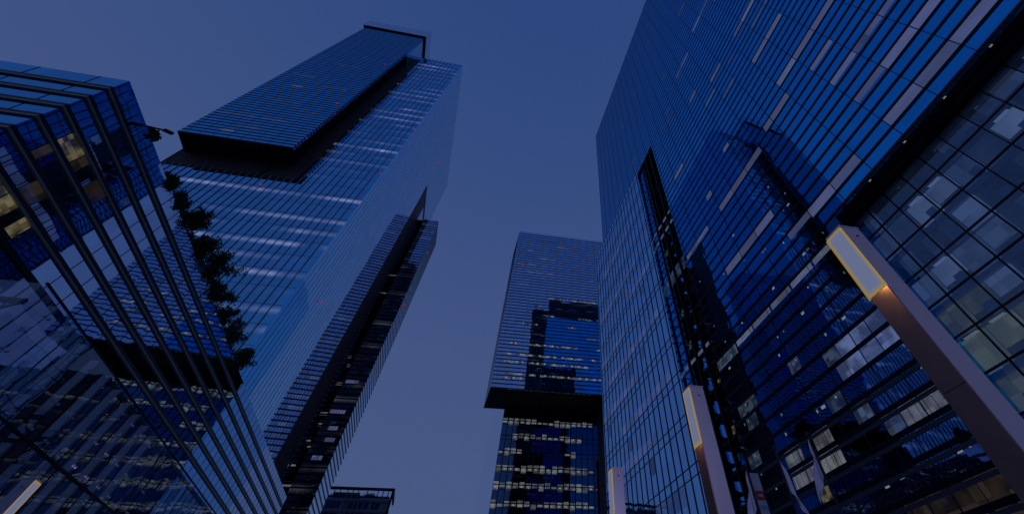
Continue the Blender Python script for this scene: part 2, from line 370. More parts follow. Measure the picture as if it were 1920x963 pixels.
red(c1 + .5, g0 + 4, 118, A, 0); red(c1 + .5, g0 + 5, 92, A, 0); red(-33.2, g0 - .6, hc + .4, A, 0)

# ------------------------------------------------------------------ tower B (middle, far)
B = empty('office_tower', 'middle distant tower of two blocks, a wide striped box jutting over a narrower lit base', 'tower', (12.5, 190, -1.6))
xl, xr, f0, f1, hb, ht = 12.54, 83.6, 190.0, 210.8, 74.0, 160.3  # tower scaled about the camera to shift its reflections; factor baked in
bl, bb, br_ = 21.8, 206.1, 65.9
box('box_front_wall', GB, B, xl, xr, f0, f0 + .3, hb, ht)
box('box_side_wall', GAs, B, xl, xl + .3, f0 + .3, f1, hb, ht)
box('box_far_wall', GAs, B, xr - .3, xr, f0 + .3, f1, hb, ht)
box('roof', ROOF, B, xl + .3, xr - .3, f0 + .3, f1, ht - .9, ht - .5)
box('box_back_wall', GAs, B, xl + .3, xr - .3, f1 - .3, f1, hb, ht - .9)
box('front_soffit', BLK, B, xl + .3, xr - .3, f0 + .3, 192.9, hb + .05, hb + .4)
box('rear_soffit', BRN, B, xl + .3, xr - .3, 192.9, f1 - .3, hb + .05, hb + .4)
box('base_front_wall', GBl, B, bl, br_, bb, bb + .3, -1.6, hb)
box('base_frame_panel', BRN, B, br_ + .003, xr, bb - .3, bb + .3, -1.6, hb)
box('base_side_wall', GAs, B, bl, bl + .3, bb + .3, 276, -1.6, 140)
box('base_back_wall', GAs, B, bl + .3, xr, 275.7, 276, -1.6, 140)
FP = 1.622
fb = MB().prism([(xr, f0 - .05), (xl - .05, f0 - .05), (xl - .05, f1), (xl + .2, f1), (xl + .2, f0 + .2), (xr, f0 + .2)], hb, hb + .42).build('floor_fin', FIN, B)
for k in range(1, 53): again(fb, dh=FP * k)
jb = box('joint', JOI, B, 14.6, 14.68, f0 - .03, f0 + .05, hb, ht)
for k in range(1, 15): again(jb, da=4.765 * k)
mb = box('base_mullion', FIN, B, 24.0, 24.3, bb - .25, bb + .05, -1.6, hb - .02)
for k in range(1, 16): again(mb, da=2.636 * k)
tb = box('base_storey_joint', JOI, B, bl - .05, br_, bb - .05, bb + .1, 2.4, 2.65)
tb2 = box('base_storey_joint', JOI, B, bl - .05, br_, bb - .05, bb + .1, 1.1, 1.25)
for k in range(1, 14): again(tb, dh=5.07 * k); again(tb2, dh=5.07 * k)
rr = random.Random(3)
U = 1.2667
LITF = lit('lit_office_row', (.125, .140, .14), 1.05, .6, .5, .1)
SPOT = lamp_mat('ceiling_lamp', (.16, .175, .21))
def brow(h):
    k = math.floor((h * U - hb) / FP); return hb + FP * k + .48, hb + FP * (k + 1) - .02
LITS = lit('lit_ceiling_row', (.125, .145, .19), 1.0, .9, .45, .2)
for h, x0, x1, dens in ((92.3, 26, 55, .5), (84.5, 24, 50, .45), (80.3, 18, 52, .5), (76.5, 34, 60, .35), (73.5, 14, 55, .6), (69.8, 13, 56, .75), (66.2, 13, 54, .8), (62.4, 14, 58, .85), (88, 14, 26, .3), (61, 12, 20, .4)):
    h0_, h1_ = brow(h); x = x0 * U
    while x < x1 * U:
        w = rr.choice((2.0, 3.3, 4.6))
        if rr.random() < dens:
            box('lit_window', LITS, B, x, x + w - .1, f0 - .02, f0 - .004, h0_ + .1, h1_ - .2)
            if h < 75 and rr.random() < .8: box('ceiling_lamp', SPOT, B, x + w / 2 - .5, x + w / 2 + .4, f0 - .035, f0 - .022, h0_ + .35, h1_ - .15)
        x += w
for a, h, w in ((32, 119.6, 3.6), (35.8, 119.2, 3.0), (42, 115.4, 7), (23.7, 111.9, 3.6), (28.0, 111.9, 3.4), (13, 107.6, 3.2), (18.5, 107.6, 3.4), (24.3, 107.6, 3), (13.8, 104.1, 3.4), (18.4, 104.1, 3.4), (22.6, 104.1, 3.4), (27.6, 104, 3), (16.9, 115.7, 2.6), (25, 122.4, 12), (16, 97, 4), (40, 99, 8), (55, 105, 6)):
    h0_, h1_ = brow(h)
    box('blind_window', BLIND2 if w > 5 else BLIND, B, (a - w / 2) * U, (a + w / 2) * U, f0 - .02, f0 - .004, h0_ + (.3 if w < 5 else .55), h1_)
for h, dens in ((53.9, .85), (49.5, .85), (45.4, .7), (41.3, .65), (37.4, .9), (33.7, .85), (29.7, .7), (25.7, .8), (21.7, .6), (17.7, .7)):
    kk = round((h * U - 2.5) / 5.07); base = 2.5 + 5.07 * kk
    run = 0
    for k in range(16):
        if run <= 0: run = rr.choice((2, 3, 4, 5)); on_ = rr.random() < dens
        run -= 1
        if on_:
            a0 = 22.0 + 2.636 * k
            box('base_lit_window', LITF, B, a0 - .1, a0 + 1.95, bb - .03, bb - .006, base - rr.choice((.7, .9, 1.5)), base - .12)
            if rr.random() < .8: box('base_transom_light', LITF, B, a0 - .1, a0 + 1.95, bb - .03, bb - .006, base + .2, base + rr.choice((.6, .9)))
            if rr.random() < .6: box('ceiling_lamp', SPOT, B, a0 + .4, a0 + 1.3, bb - .045, bb - .032, base - .6, base - .2)
for a, h in ((18, 135.5), (60, 130)): red(a, f0 - .6, h, B, 0)
for a, h in ((23.5, 48), (64.5, 47.5)): red(a, bb - .8, h, B, 0)

# ------------------------------------------------------------------ tower C (right, near)
T = empty('office_tower', 'big dark blue tower filling the right side with close horizontal fins and a tall slot', 'tower', (37.5, 60, -1.6))
ca = 37.5; cb0, cb1 = -30.0, 103.0; hs, hT = 28.7, 156.0
NB0, NB1, NH = 56.4, 67.2, 85.2       # the slot
LB = 24.6                              # near end of the lower part
box('upper_street_wall', GC, T, ca, ca + .3, cb0, cb1, NH, hT)
box('middle_street_wall', GC, T, ca, ca + .3, cb0, NB0, hs, NH - .004)
box('lower_street_wall', GCl, T, ca, ca + .3, LB, NB0, -1.6, hs - .004)
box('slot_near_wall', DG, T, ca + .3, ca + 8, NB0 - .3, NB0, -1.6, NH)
box('slot_back_wall', GCb, T, ca + 4.7, ca + 5, NB0, NB1, -1.6, NH)
box('slot_ceiling', BLK, T, ca + .3, ca + 7.7, NB0, NB1, NH + .01, NH + .4)
box('upper_front_wall', GC, T, ca + .3, 85, cb0, cb0 + .3, hs, hT)
box('upper_back_wall', GC, T, ca + .3, 85, cb1 - .3, cb1, NH, hT)
box('far_wall', GC, T, 84.7, 85, cb0 + .3, cb1 - .3, hs, hT)
box('roof', ROOF, T, ca + .3, 84.7, cb0 + .3, cb1 - .3, hT - 1, hT - .6)
box('lower_end_wall', GC, T, ca + .3, 39.85, LB, LB + .3, -1.6, hs - .1)
box('soffit', BLK, T, ca + .05, 84.7, cb0 + .3, LB - .01, hs + .02, hs + .4)
# fins
f_up = MB().box(ca - .05, ca + .02, cb0, cb1 + .1, hs + 37 * 1.56, hs + 37 * 1.56 + .33).build('floor_fin', FIN, T)
for k in range(38, 82): again(f_up, dh=1.56 * (k - 37))
f_mid = MB().box(ca - .05, ca + .02, cb0, NB0, hs, hs + .34).build('floor_fin', FIN, T)
for k in range(1, 37): again(f_mid, dh=1.56 * k)
f_low = MB().box(ca - .05, ca + .02, LB, NB0, hs - 1.56, hs - 1.56 + .34).build('floor_fin', FIN, T)
for k in range(2, 20): again(f_low, dh=-(1.56 * (k - 1) if k < 10 else 1.56 * 8 + 1.62 * (k - 9)))
fl2 = MB().box(ca - .07, ca + .02, LB, NB0, hs - 9 * 1.56 - .36, hs - 9 * 1.56 - .08).build('spandrel_band', FINS, T)
for k in range(1, 10): again(fl2, dh=-1.62 * k)
jc = box('joint', JOI, T, ca - .05, ca + .05, 3.28, 3.36, hs, hT)
for k in range(-6, 22):
    b = 3.32 + 4.75 * k
    if k == 0: continue
    if NB0 - .3 < b < cb1: box('joint', JOI, T, ca - .05, ca + .05, b - .04, b + .04, NH, hT)
    elif b >= LB: box('joint', JOI, T, ca - .05, ca + .05, b - .04, b + .04, -1.6, hT)
    elif b < LB: again(jc, db=4.75 * k)
for k in range(13):
    b = 27.07 + 2.375 * k
    if b < NB0 and k % 2: box('lower_joint', JOI, T, ca - .05, ca + .05, b - .03, b + .03, -1.6, 15)
# lit and blinded panes: (bay along the street, storey strip, share of the bay)
for j, r, n in ((-1, 1, 3), (0, 4, 2), (-2, 4, 3), (-2, 7, 4), (1, 10, 1), (0, 13, 2), (1, 19, 2), (1, 26, 2), (2, 13, 1), (2, 40, 2), (3, 1, 2), (3, 11, 2), (4, 26, 1), (5, 1, 1), (5, 38, 2), (5, 10, 3), (6, 15, 1), (6, 29, 1), (6, 4, 3), (8, 13, 1), (9, 22, 1), (9, 10, 2), (-1, 12, 1), (-2, 10, 2)):
    hh = rr.choice((.36, .36, .7))
    for q in range(n):
        w = 4.62 if q < n - 1 else rr.choice((4.62, 4.62, 3.1, 2.0)); b = 3.38 + 4.75 * (j + q)
        box('blind_window', BLIND if r < 30 else BLIND3, T, ca - .02, ca - .004, b, b + w, hs + 1.56 * r + hh, hs + 1.56 * (r + 1) - .02)
for _ in range(34):
    j = rr.randint(-3, 19); r = rr.randint(0, 75) if rr.random() < .5 else rr.choice((7, 16, 24, 33, 41, 50))
    if j > 10 and r < 38: continue
    w = rr.choice((4.6, 2.2)); b = 3.36 + 4.75 * j + rr.random() * (4.63 - w)
    box('faint_window', BLIND2, T, ca - .02, ca - .004, b, b + w, hs + 1.56 * r + .5, hs + 1.56 * (r + 1) - .05)
rb0 = random.Random(21)
# long lit strips and rooms in the lower part
def cwin(mat, b0_, b1_, h, name='lit_window', full=1.0):
    k = math.floor((hs - h) / 1.56) if h > 14.7 else 9 + math.floor((14.66 - h) / 1.62)
    top = hs - 1.56 * k if k < 9 else 14.66 - 1.62 * (k - 9)
    bot = top - (1.56 if k < 9 else 1.62) + .34
    return box(name, mat, T, ca - .02, ca - .004, b0_, b1_, bot + (top - bot) * (1 - full), top - .03)
for b in (26.3, 31.1, 35.9, 40.7, 45.4): cwin(CEIL, b, b + 4.4, 26.3, full=.55)
cwin(LITG, 50.2, 56, 26.3)
for b in (27.1, 29.5, 31.9): cwin(LITW, b + .06, b + 2.3, 18.4); cwin(LITW, b + .06, b + 2.3, 16.6)
cwin(LITG, 34.3, 36.5, 18.4); cwin(LITW, 34.3, 35.6, 16.6); cwin(LITG, 50, 54.4, 19.5); cwin(LITG, 51, 53.5, 18.1)
cwin(LITG, 36.6, 39, 15.4); cwin(LITG, 40, 42, 20.3)
for b, w, h, mt in ((40.4, 2.8, 13.7, LITC), (45.6, 3.0, 13.7, LITC), (40.2, 3.4, 12.1, LITC), (44.0, 4.6, 12.1, LITC), (43.9, 1.6, 10.4, LITY), (27.2, 2.3, 12.1, LITC), (29.6, 2.2, 12.1, LITC), (31.9, 2.0, 12.3, LITG), (34.3, 2.2, 13.7, LITG), (53, 2.5, 15.4, LITG), (55, 1.2, 13.7, LITG),
                      (27.1, 2.3, 7.4, LITB), (29.4, 2.3, 7.4, LITB), (31.8, 2.3, 7.4, LITB), (34.2, 2.3, 7.0, LITB), (27.1, 2.3, 5.6, LITB), (30, 4.3, 5.6, LITB), (36.6, 4.4, 5.6, LITB)):
    cwin(mt, b, b + w, h)
for _ in range(60):
    b = rb0.uniform(26, 54); k = rb0.randint(-7, 14)
    top = hs - 1.56 * k if k < 9 else 14.66 - 1.62 * (k - 9)
    box('office_lamp', SPOT if rb0.random() < .6 else CEIL, T, ca - .03, ca - .021, b, b + rb0.choice((.18, .25, .5)), top - .36 - rb0.random() * .12, top - .22)
# block with vertical mullions beyond the slot
vb0, vb1, va = NB1, 110.5, 37.0
box('column_block_wall', GCb, T, va, va + .3, vb0, vb1, -1.6, NH - .06)
box('column_block_end', GCb, T, va + .3, ca + 7.7, vb0, vb0 + .3, -1.6, NH - .06)
box('column_block_back', GCb, T, va + .3, 80, vb1 - .3, vb1, -1.6, NH - .06)
mv = box('column_mullion', FIN, T, va - .09, va + .05, 67.92, 68.12, -1.6, NH - .1)
for k in range(1, 18): again(mv, db=2.46 * k)
st = box('column_joint', JOI, T, va - .04, va + .05, vb0 + .02, vb1 - .02, 0.2, .32)
for k in range(1, 15):
    again(st, dh=5.85 * k); again(st, dh=5.85 * k + 1.2)
emn = box('end_mullion', FIN, T, va + 1.9, va + 2.1, vb0 - .15, vb0 + .05, -1.6, NH - .1)
again(emn, da=2.0); again(emn, da=4.0)
es = box('end_joint', JOI, T, va + .32, ca + 7.6, vb0 - .05, vb0 + .05, .2, .35)
for k in range(1, 29): again(es, dh=2.93 * k)
box('slot_glass_strip', GC, T, ca + .7, ca + .95, NB1 - 2.7, NB1 - .01, -1.6, NH - .05)
sj = box('strip_joint', JOI, T, ca + .62, ca + .72, NB1 - 2.7, NB1 - .02, .5, .7)
for k in range(1, 54): again(sj, dh=1.56 * k)
for k in range(3):
    box('slot_column', FIN, T, ca - .15, ca + .35, NB1 - 3.1 - 2.9 * k, NB1 - 2.75 - 2.9 * k, -1.6, NH - .05)
sl = box('slot_floor', FINL2, T, ca + 1.6, ca + 4.65, NB0 + .02, NB1 - 2.75, 0.6, 1.0)
for k in range(1, 28): again(sl, dh=3.12 * k)
for h, mt, hh in ((57.2, CEIL, .5), (60.0, CEIL, .5), (45.3, LITG, 2.4), (30.6, CEIL, .4)):
    box('slot_light', mt, T, ca + .55, ca + .68, NB0 + 1.2, NB1 - .3, h, h + hh)
for k in (7, 9, 12, 14, 19): box('slot_light', LITY, T, ca + 4.55, ca + 4.65, NB0 + 1, NB1 - 3, .6 + 3.12 * k - 1.2, .6 + 3.12 * k - .3)
rb = random.Random(5)
for k, x0, x1 in ((4, 80, 109), (5, 68.5, 97), (6, 85, 109), (7, 70, 104), (8, 90, 109), (9, 68.5, 85), (10, 76, 106), (12, 80, 100)):
    b = vb0 + .75 + 2.46 * round((x0 - vb0) / 2.46)
    while b < x1:
        box('column_blind', BLIND3, T, va - .02, va - .004, b + .2, b + 2.42, .45 + 5.85 * k + 1.2, .45 + 5.85 * k + 2.6); b += 2.46
for _ in range(26):
    k = rb.randint(1, 13); b = vb0 + 1 + 2.46 * rb.randint(0, 16)
    box('column_blind', BLIND2, T, va - .02, va - .004, b - .2, b + 2.0, .3 + 5.85 * k - 2.2, .3 + 5.85 * k - .1)
# glazed wing under the soffit, with rooms behind the glass
da = 39.9
DGL = clear_glass('wing_glass', (.74, .84, .90), .20, 1.5, .003, .004, .5, (2.6, 2.63, 2.55), (.45, .65, .9))
WALL = solid('room_wall', (.5, .5, .48), .8); SLAB = solid('room_ceiling', (.6, .6, .6), .8)
RL = lamp_mat('room_light_white', (.11, .145, .25), 1.0); RLW = lamp_mat('room_light_warm', (.15, .15, .135), 1.0); RLD = lamp_mat('room_light_dim', (.03, .045, .10), 1.0)
SHADE = solid('roller_blind', (.55, .56, .58), .9)
hD = [28.42 - 2.58 * k for k in range(12)]; bD = [3.94 + 2.66 * j for j in range(-6, 8)]
for j in range(len(bD)):
    box('wing_mullion', FIN, T, da - .12, da + .1, bD[j] - .05, bD[j] + .05, -1.6, hD[0])
for k in range(12):
    box('wing_transom', FIN, T, da - .10, da + .08, bD[0], 25.5, hD[k] - .06, hD[k] + .06)
for k in range(11):
    for j in range(len(bD)):
        bb1 = bD[j + 1] if j + 1 < len(bD) else 25.4
        if bD[j] < -6.5: continue
        box('wing_pane', DGL, T, da - .02, da + .02, bD[j] + .06, bb1 - .06, hD[k + 1] + .07, hD[k] - .07)
for k in range(0, 11, 2):
    box('room_ceiling', SLAB, T, da + .3, da + 3.4, bD[0], 25.3, hD[k] - .45, hD[k] - .1)
box('room_back_wall', WALL, T, da + 3.4, da + 3.6, bD[0], 25.3, -1.6, hD[0])
for j in range(1, 14, 2): box('room_partition', WALL, T, da + 1.4, da + 3.4, bD[j] - .08, bD[j] + .02, -1.6, hD[0] - .5)
rw = random.Random(11)
PB1 = lit('lit_wing_pane', (.098, .122, .225), 1.1, .3, .28, 0); PB2 = lit('half_lit_wing_pane', (.060, .082, .165), 1.05, .45, .35, 0)
PB3 = lit('warm_wing_pane', (.125, .128, .092), 1.15, .4, .45, 0); PB4 = lit('dim_warm_wing_pane', (.08, .082, .07), 1.0, .5, .5, 0); PB5 = lit('dark_wing_pane', (.030, .044, .100), 1.0, .5, .3, 0)
bright = {(1, 7): PB1, (1, 10): PB1, (3, 10): PB2, (1, 11): PB1, (1, 13): PB2, (3, 12): PB1, (3, 13): PB2, (5, 13): PB3, (5, 12): PB3, (4, 12): PB4, (0, 6): PB2, (2, 10): PB2, (4, 11): PB2, (5, 11): PB4, (4, 13): PB4, (3, 11): PB2, (0, 8): PB5, (2, 7): PB2, (3, 8): PB2, (7, 12): PB3, (6, 13): PB4, (5, 9): PB2, (1, 5): PB2, (0, 3): PB1, (2, 5): PB1}
for k in range(10):
    for j in range(2, 14):
        if (k, j) in bright or rw.random() < .55:
            mt = bright.get((k, j), PB5); top = hD[k] - .14; w1 = 2.54
            if (k, j) not in bright: w1 = rw.choice((2.54, 1.7, 1.2))
            lo = hD[k + 1] + (.12 if rw.random() < .6 else .8)
            box('lit_room', mt, T, da + .7, da + .78, bD[j] + .06, bD[j] + .06 + w1, lo, top)
            if mt in (PB1, PB3): box('room_lamp', RL if mt is PB1 else RLW, T, da + .3, da + .66, bD[j] + .5, bD[j] + 1.9, top - .08, top - .02)
        if rw.random() < .3: box('room_cabinet', SLAB, T, da + .3, da + .6, bD[j] + .4, bD[j] + 1.3, hD[k + 1] + .1, hD[k + 1] + .9)
box('wing_beam', BLK, T, 38.95, 39.7, cb0 + .3, LB - .02, hs - .26, hs + .01)
box('beam_glass_strip', GAs, T, 38.88, 38.945, cb0 + .3, LB - .02, hs - .22, hs + .012)
for b in (2.5, 7.9, 13.3, 18.7, -2.9): box('downlight', lamp_mat('soffit_downlight', (.20, .17, .11)), T, 37.85, 38.0, b, b + .3, hs - .02, hs + .01)
for b, h in ((54.4, 61), (48, 40), (33, 50), (44, 36), (60, 95)): red(ca - .5, b, h, T, 0) if False else None

# ------------------------------------------------------------------ building L (left, near)
Lb = empty('office_building', 'low glass office building on the left edge with thick fins wrapping its corner', 'building', (-33, 20.4, -1.6))
la, lf, lend, lh, laft = -33.0, 20.42, 132.0, 27.47, -42.6  # enlarged about the camera alongside the middle tower, factor multiplied in
box('street_wall', GL2, Lb, la - .3, la, lf + .3, lend, 17.35, lh)
box('base_wall', GL3, Lb, la - .3, la, lf + .3, lend, -1.6, 17.346)
box('front_wall', GL, Lb, laft - 10, la, lf, lf + .3, -1.6, lh)
box('back_wall', GL, Lb, laft, la - .3, lend - .3, lend, -1.6, lh)
box('rear_wall', GL, Lb, laft - 10, laft - 9.7, lf + .3, 80, -1.6, lh)
box('roof', ROOF, Lb, laft - 9.7, la - .3, lf + .3, lend - .3, lh - .5, lh - .2)
LP = 1.414
def corner_strip(off, h0_, h1_, name, mat):
    return MB().prism([(laft - 10, lf - off), (la + off, lf - off), (la + off, lend), (la - .1, lend), (la - .1, lf + .1), (laft - 10, lf + .1)], h0_, h1_).build(name, mat, Lb)
lfn = corner_strip(.11, lh - 1.52, lh - 1.25, 'floor_fin', BRN2)
lnose = corner_strip(.16, lh - 1.66, lh - 1.525, 'fin_nose', FINL)  # lower strip of each fin, warm light put into its colour
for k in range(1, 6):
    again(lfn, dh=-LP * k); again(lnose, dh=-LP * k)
ljt = box('joint', JOI, Lb, la - .05, la + .03, lf + 2.25, lf + 2.29, 17.4, lh)
for k in range(1, 48): again(ljt, db=2.268 * k)
for a in (-35.1, -39.4, -43.7): box('front_joint', JOI, Lb, a - .02, a + .02, lf - .03, lf + .05, -1.6, lh)
def lwin(mt, b0_, b1_, h, full=1.0):
    k = math.floor((lh - 1.1 - h * 1.134) / LP); top = lh - 1.66 - LP * k; bot = top - LP + .42
    box('lit_window', mt, Lb, la + .004, la + .02, b0_ * 1.134, b1_ * 1.134, bot + (top - bot) * (1 - full), top)
for b0_, b1_, h, mt in ((20.05, 21.95, 20.4, LITY), (20.05, 21.2, 17.0, LITY), (21.3, 21.95, 17.0, LITY), (22.05, 23.2, 16.0, LITY), (24.1, 25.0, 16.3, LITY), (20.05, 20.7, 18.3, LITB), (22.1, 23.6, 17.2, LITB), (22.05, 22.8, 19.8, LITB), (20.05, 21.9, 15, LITY), (22.1, 23.9, 14.5, LITY), (24.2, 26, 20.2, LITB)):
    lwin(mt, b0_, b1_, h)
box('base_transom', FIN, Lb, la - .05, la + .12, lf, lend, 17.2, 17.5)
bj = box('base_joint', JOI, Lb, la - .05, la + .05, lf + 1.8, lf + 1.86, -1.6, 17.2)
for k in range(1, 60): again(bj, db=1.8 * k)
bt = box('base_band', JOI, Lb, la - .05, la + .06, lf, lend, 12.2, 12.32)
for k in (1, 2, 3): again(bt, dh=-3.9 * k)
# ------------------------------------------------------------------ security camera arm on its roof edge
K = empty('security_camera', 'black security camera on an arm jutting from the low roof edge into the sky', 'camera', (-33, 24.4, 26))
p0, p1 = SK(-32.85, 24.3, 26.7), SK(-31.75, 25.3, 27.5)
MB().tube(p0, p1, .07).build('arm', BLK, K)
MB().tube(p1 + Vector((0, 0, .04)), p1 + Vector((.55, .35, .12)), .16, 12).build('housing', BLK, K)
MB().tube(p1 + Vector((.55, .35, .12)), p1 + Vector((.62, .39, .13)), .10, 12).build('lens', DG, K)
MB().tube(p0 + Vector((-.2, 0, -.02)), p0 + Vector((.25, .15, .06)), .14, 10).build('bracket', BLK, K)

# ------------------------------------------------------------------ glass pavilion in front of L
Pv = empty('glass_pavilion', 'clear glass entrance pavilion at the lower left with bolted panes below the fins', 'pavilion', (-20, 20.5, -1.6))
pa, pb0, pb1, ph = -20.0, 20.5, 75.0, 10.78
PG = clear_glass('pavilion_glass', (.90, .93, .97), .16, 1.5, .006, .008, .9, (1.8, 1.82, 3.4), (.75, .85, 1))
nb = 0
b = pb0
while b < pb1 - .1:
    w = 1.8
    box('glass_pane', PG, Pv, pa - .02, pa + .02, b + .012, b + w - .012, 7.55, ph)
    box('glass_pane', PG, Pv, pa - .02, pa + .02, b + .012, b + w - .012, -1.6, 7.45)
    b += w
a = pa - .03
while a > -28:
    box('front_pane', PG, Pv, a - 1.76, a, pb0 - .04, pb0 - .0, 7.55, ph); box('front_pane', PG, Pv, a - 1.76, a, pb0 - .04, pb0 - .0, -1.6, 7.45); a -= 1.8
box('transom', FIN, Pv, pa - .12, pa + .04, pb0, pb1, 7.46, 7.54)
box('top_rail', FIN, Pv, pa - .05, pa + .05, pb0 - .05, pb1, ph, ph + .06)
FRIT = clear_glass('glass_fin', (.8, .86, .92), .2)
fg = box('glass_fin', FRIT, Pv, pa - .5, pa - .04, pb0 + 1.79, pb0 + 1.81, -1.6, ph - .05)
for k in range(1, 29): again(fg, db=1.8 * k)
bo = MB().tube(SK(pa - .05, pb0 + 1.65, 10.2), SK(pa + .06, pb0 + 1.65, 10.2), .05).build('glass_bolt', STEEL, Pv)
for k in range(0, 12):
    for dh in (0, -1.4, -2.4):
        for db in (0, .3):
            if k or dh or db: again(bo, db=1.8 * k + db, dh=dh)
tr = MB()
for k in range(1):
    b = pb0 + .5
    tr = MB().tube(SK(-28.5, b, 10.2), SK(-20.4, b, 10.2), .13)
    tr.tube(SK(-28.5, b, 9.1), SK(-20.4, b, 9.1), .10)
    for i in range(5): tr.tube(SK(-28.4 + 1.6 * i, b, 10.2 if i % 2 else 9.1), SK(-26.8 + 1.6 * i, b, 9.1 if i % 2 else 10.2), .07)
    tr.build('roof_truss', BLK, Pv)


# ------------------------------------------------------------------ lamp posts
def diffuser_mat():
    # white along the middle, amber edges painted in for the lamp's halo
    mt, t, out = newmat('lamp_diffuser'); tcx = N(t, 'ShaderNodeTexCoord'); sp = N(t, 'ShaderNodeSeparateXYZ'); t.links.new(tcx.outputs['Generated'], sp.inputs[0])
    d = None
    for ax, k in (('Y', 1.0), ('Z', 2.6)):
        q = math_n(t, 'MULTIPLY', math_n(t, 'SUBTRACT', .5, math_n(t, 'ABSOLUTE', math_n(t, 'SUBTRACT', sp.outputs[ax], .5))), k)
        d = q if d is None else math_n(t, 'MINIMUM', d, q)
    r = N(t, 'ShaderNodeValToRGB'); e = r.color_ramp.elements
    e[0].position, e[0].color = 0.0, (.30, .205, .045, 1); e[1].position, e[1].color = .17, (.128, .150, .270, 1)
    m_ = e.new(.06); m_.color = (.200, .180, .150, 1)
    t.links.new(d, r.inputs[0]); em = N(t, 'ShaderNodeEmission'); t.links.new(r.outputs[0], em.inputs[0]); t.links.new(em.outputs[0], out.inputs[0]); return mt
LAMP = diffuser_mat(); LAMPW = lamp_mat('lamp_halo_edge', (.24, .165, .05), 1.0)
def lamp_post(a, b, label, top=6.5, w=.56, d=.58, face=-1):
    t = empty('lamp_post', label, 'lamp post', (a, b, -1.6), 'square light columns along the street')
    lo = top - 1.68
    box('shaft', STEEL, t, a, a + w, b, b + d, -1.6, top, bevel=.008)
    s0, s1 = (a - .03, a - .002) if face < 0 else (a + w + .002, a + w + .03)
    box('side_panel', STEELB, t, s0, s1, b + .015, b + d - .015, -1.6, lo - 1.9 - .02)
    box('side_panel', STEELB, t, s0, s1, b + .015, b + d - .015, lo - 1.9, lo - .02)
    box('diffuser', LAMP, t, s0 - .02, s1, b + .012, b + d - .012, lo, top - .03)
    box('halo_strip', LAMPW, t, s0, s1, b + d - .010, b + d + .05, lo - .03, top - .03)  # glowing amber strips added in place of the halo
    box('halo_strip', LAMPW, t, s0, s1, b + .014, b + d - .012, lo - .018, lo - .002)
    box('cap', STEEL, t, a - .04 if face < 0 else a - .01, a + w + (.04 if face > 0 else .01), b - .01, b + d + .01, top + .002, top + .04)
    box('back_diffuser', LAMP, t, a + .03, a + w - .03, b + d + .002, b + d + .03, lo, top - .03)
    MB().tube(SK(a + w * .55, b - .012, top - .28), SK(a + w * .55, b + .01, top - .28), .035).build('keyhole', BLK, t)
    gd = bpy.data.lights.new('lamp_spill', 'POINT'); gd.energy = 13; gd.color = (1, .62, .22); gd.shadow_soft_size = .08
    go = bpy.data.objects.new('lamp_spill', gd); C.objects.link(go); go.parent = t
    go.location = SK(a - .22 if face < 0 else a + w + .22, b + d * .4, lo + .25) - SK(a, b, -1.6)
    ld = bpy.data.lights.new('lamp_glow', 'SPOT'); ld.energy = 330; ld.color = (.45, .43, .95); ld.spot_size = math.radians(140); ld.spot_blend = .6; ld.shadow_soft_size = .12
    lo_ = bpy.data.objects.new('lamp_glow', ld); C.objects.link(lo_); lo_.parent = t
    lo_.location = SK(a + w / 2, b + d + .08, top - .8) - SK(a, b, -1.6); lo_.rotation_euler = (math.radians(78), 0, 0)
    box('base_plate', STEEL, t, a - .12, a + w + .12, b - .12, b + d + .12, -1.455, -1.40)
    return t
lamp_post(8.9, 5.9, 'nearest tall square light column on the right, crossing the glazed wing')
lamp_post(9.04, -3.56, 'light column just behind the viewer, out of the picture')  # unseen, next in the row; added to light the nearest column's front
lamp_post(8.76, 15.36, 'second light column, lit head in front of the slot of the right tower')
lamp_post(8.6, 24.58, 'third and smallest light column at the bottom beside the middle tower')
lamp_post(-19.55, 29.6, 'light column at the lower left corner against the glass pavilion', face=1)

# ------------------------------------------------------------------ flags
CLOTH = solid('flag_cloth', (.80, .76, .88), .8); POLE = solid('pole_metal', (.03, .03, .04), .4, .6)
def flagpole(a, b, top, label, sgn, w, hgt):
    t = empty('flagpole', label, 'flagpole', (a, b, -1.6), 'flagpoles in front of the right tower')
    MB().tube(SK(a, b, -1.5), SK(a, b, top), .09, 10, .06).build('pole', POLE, t)
    MB().tube(SK(a, b, top), SK(a, b, top + .18), .11, 10).build('finial', POLE, t)
    nx, nz = 16, 18; P = []
    for i in range(nx + 1):
        for j in range(nz + 1):
            u, v = i / nx, j / nz
            out_ = u * w * (.30 + .30 * v)
            P.append(SK(a + sgn * (.07 + out_ * .9), b + .16 * math.sin(u * 9 + v * 1.5) * (.3 + u) + out_ * .3, top - .1 - hgt * .62 * v - u * hgt * (.62 - .25 * v)))
    F = [[i * (nz + 1) + j, i * (nz + 1) + j + 1, (i + 1) * (nz + 1) + j + 1, (i + 1) * (nz + 1) + j] for i in range(nx) for j in range(nz)]
    o = MB().pts(P, F).build('flag', CLOTH, t)
    md = o.modifiers.new('thick', 'SOLIDIFY'); md.thickness = .012
    for f in o.data.polygons: f.use_smooth = True
    return t
flagpole(20.39, 23.76, 8.0, 'rightmost flagpole with a drooping pale flag before the lit rooms', -1, 1.5, 2.6)
flagpole(19.51, 25.97, 8.0, 'middle flagpole with a drooping flag between two others', 1, 1.4, 2.6)
flagpole(19.34, 29.16, 8.0, 'leftmost flagpole with a pale flag, nearest the second light column', -1, 1.7, 2.8)
Bn = empty('banner', 'narrow white and red hanging banner right of the leftmost flag', 'banner', (26.7, 40, 4))
WB = solid('banner_white', (.70, .66, .70), .8); RB = solid('banner_red', (.55, .06, .07), .8); CB = solid('banner_cyan', (.25, .5, .6), .8)
box('cloth', WB, Bn, 26.7, 27.5, 40, 40.03, 5.2, 10.65)
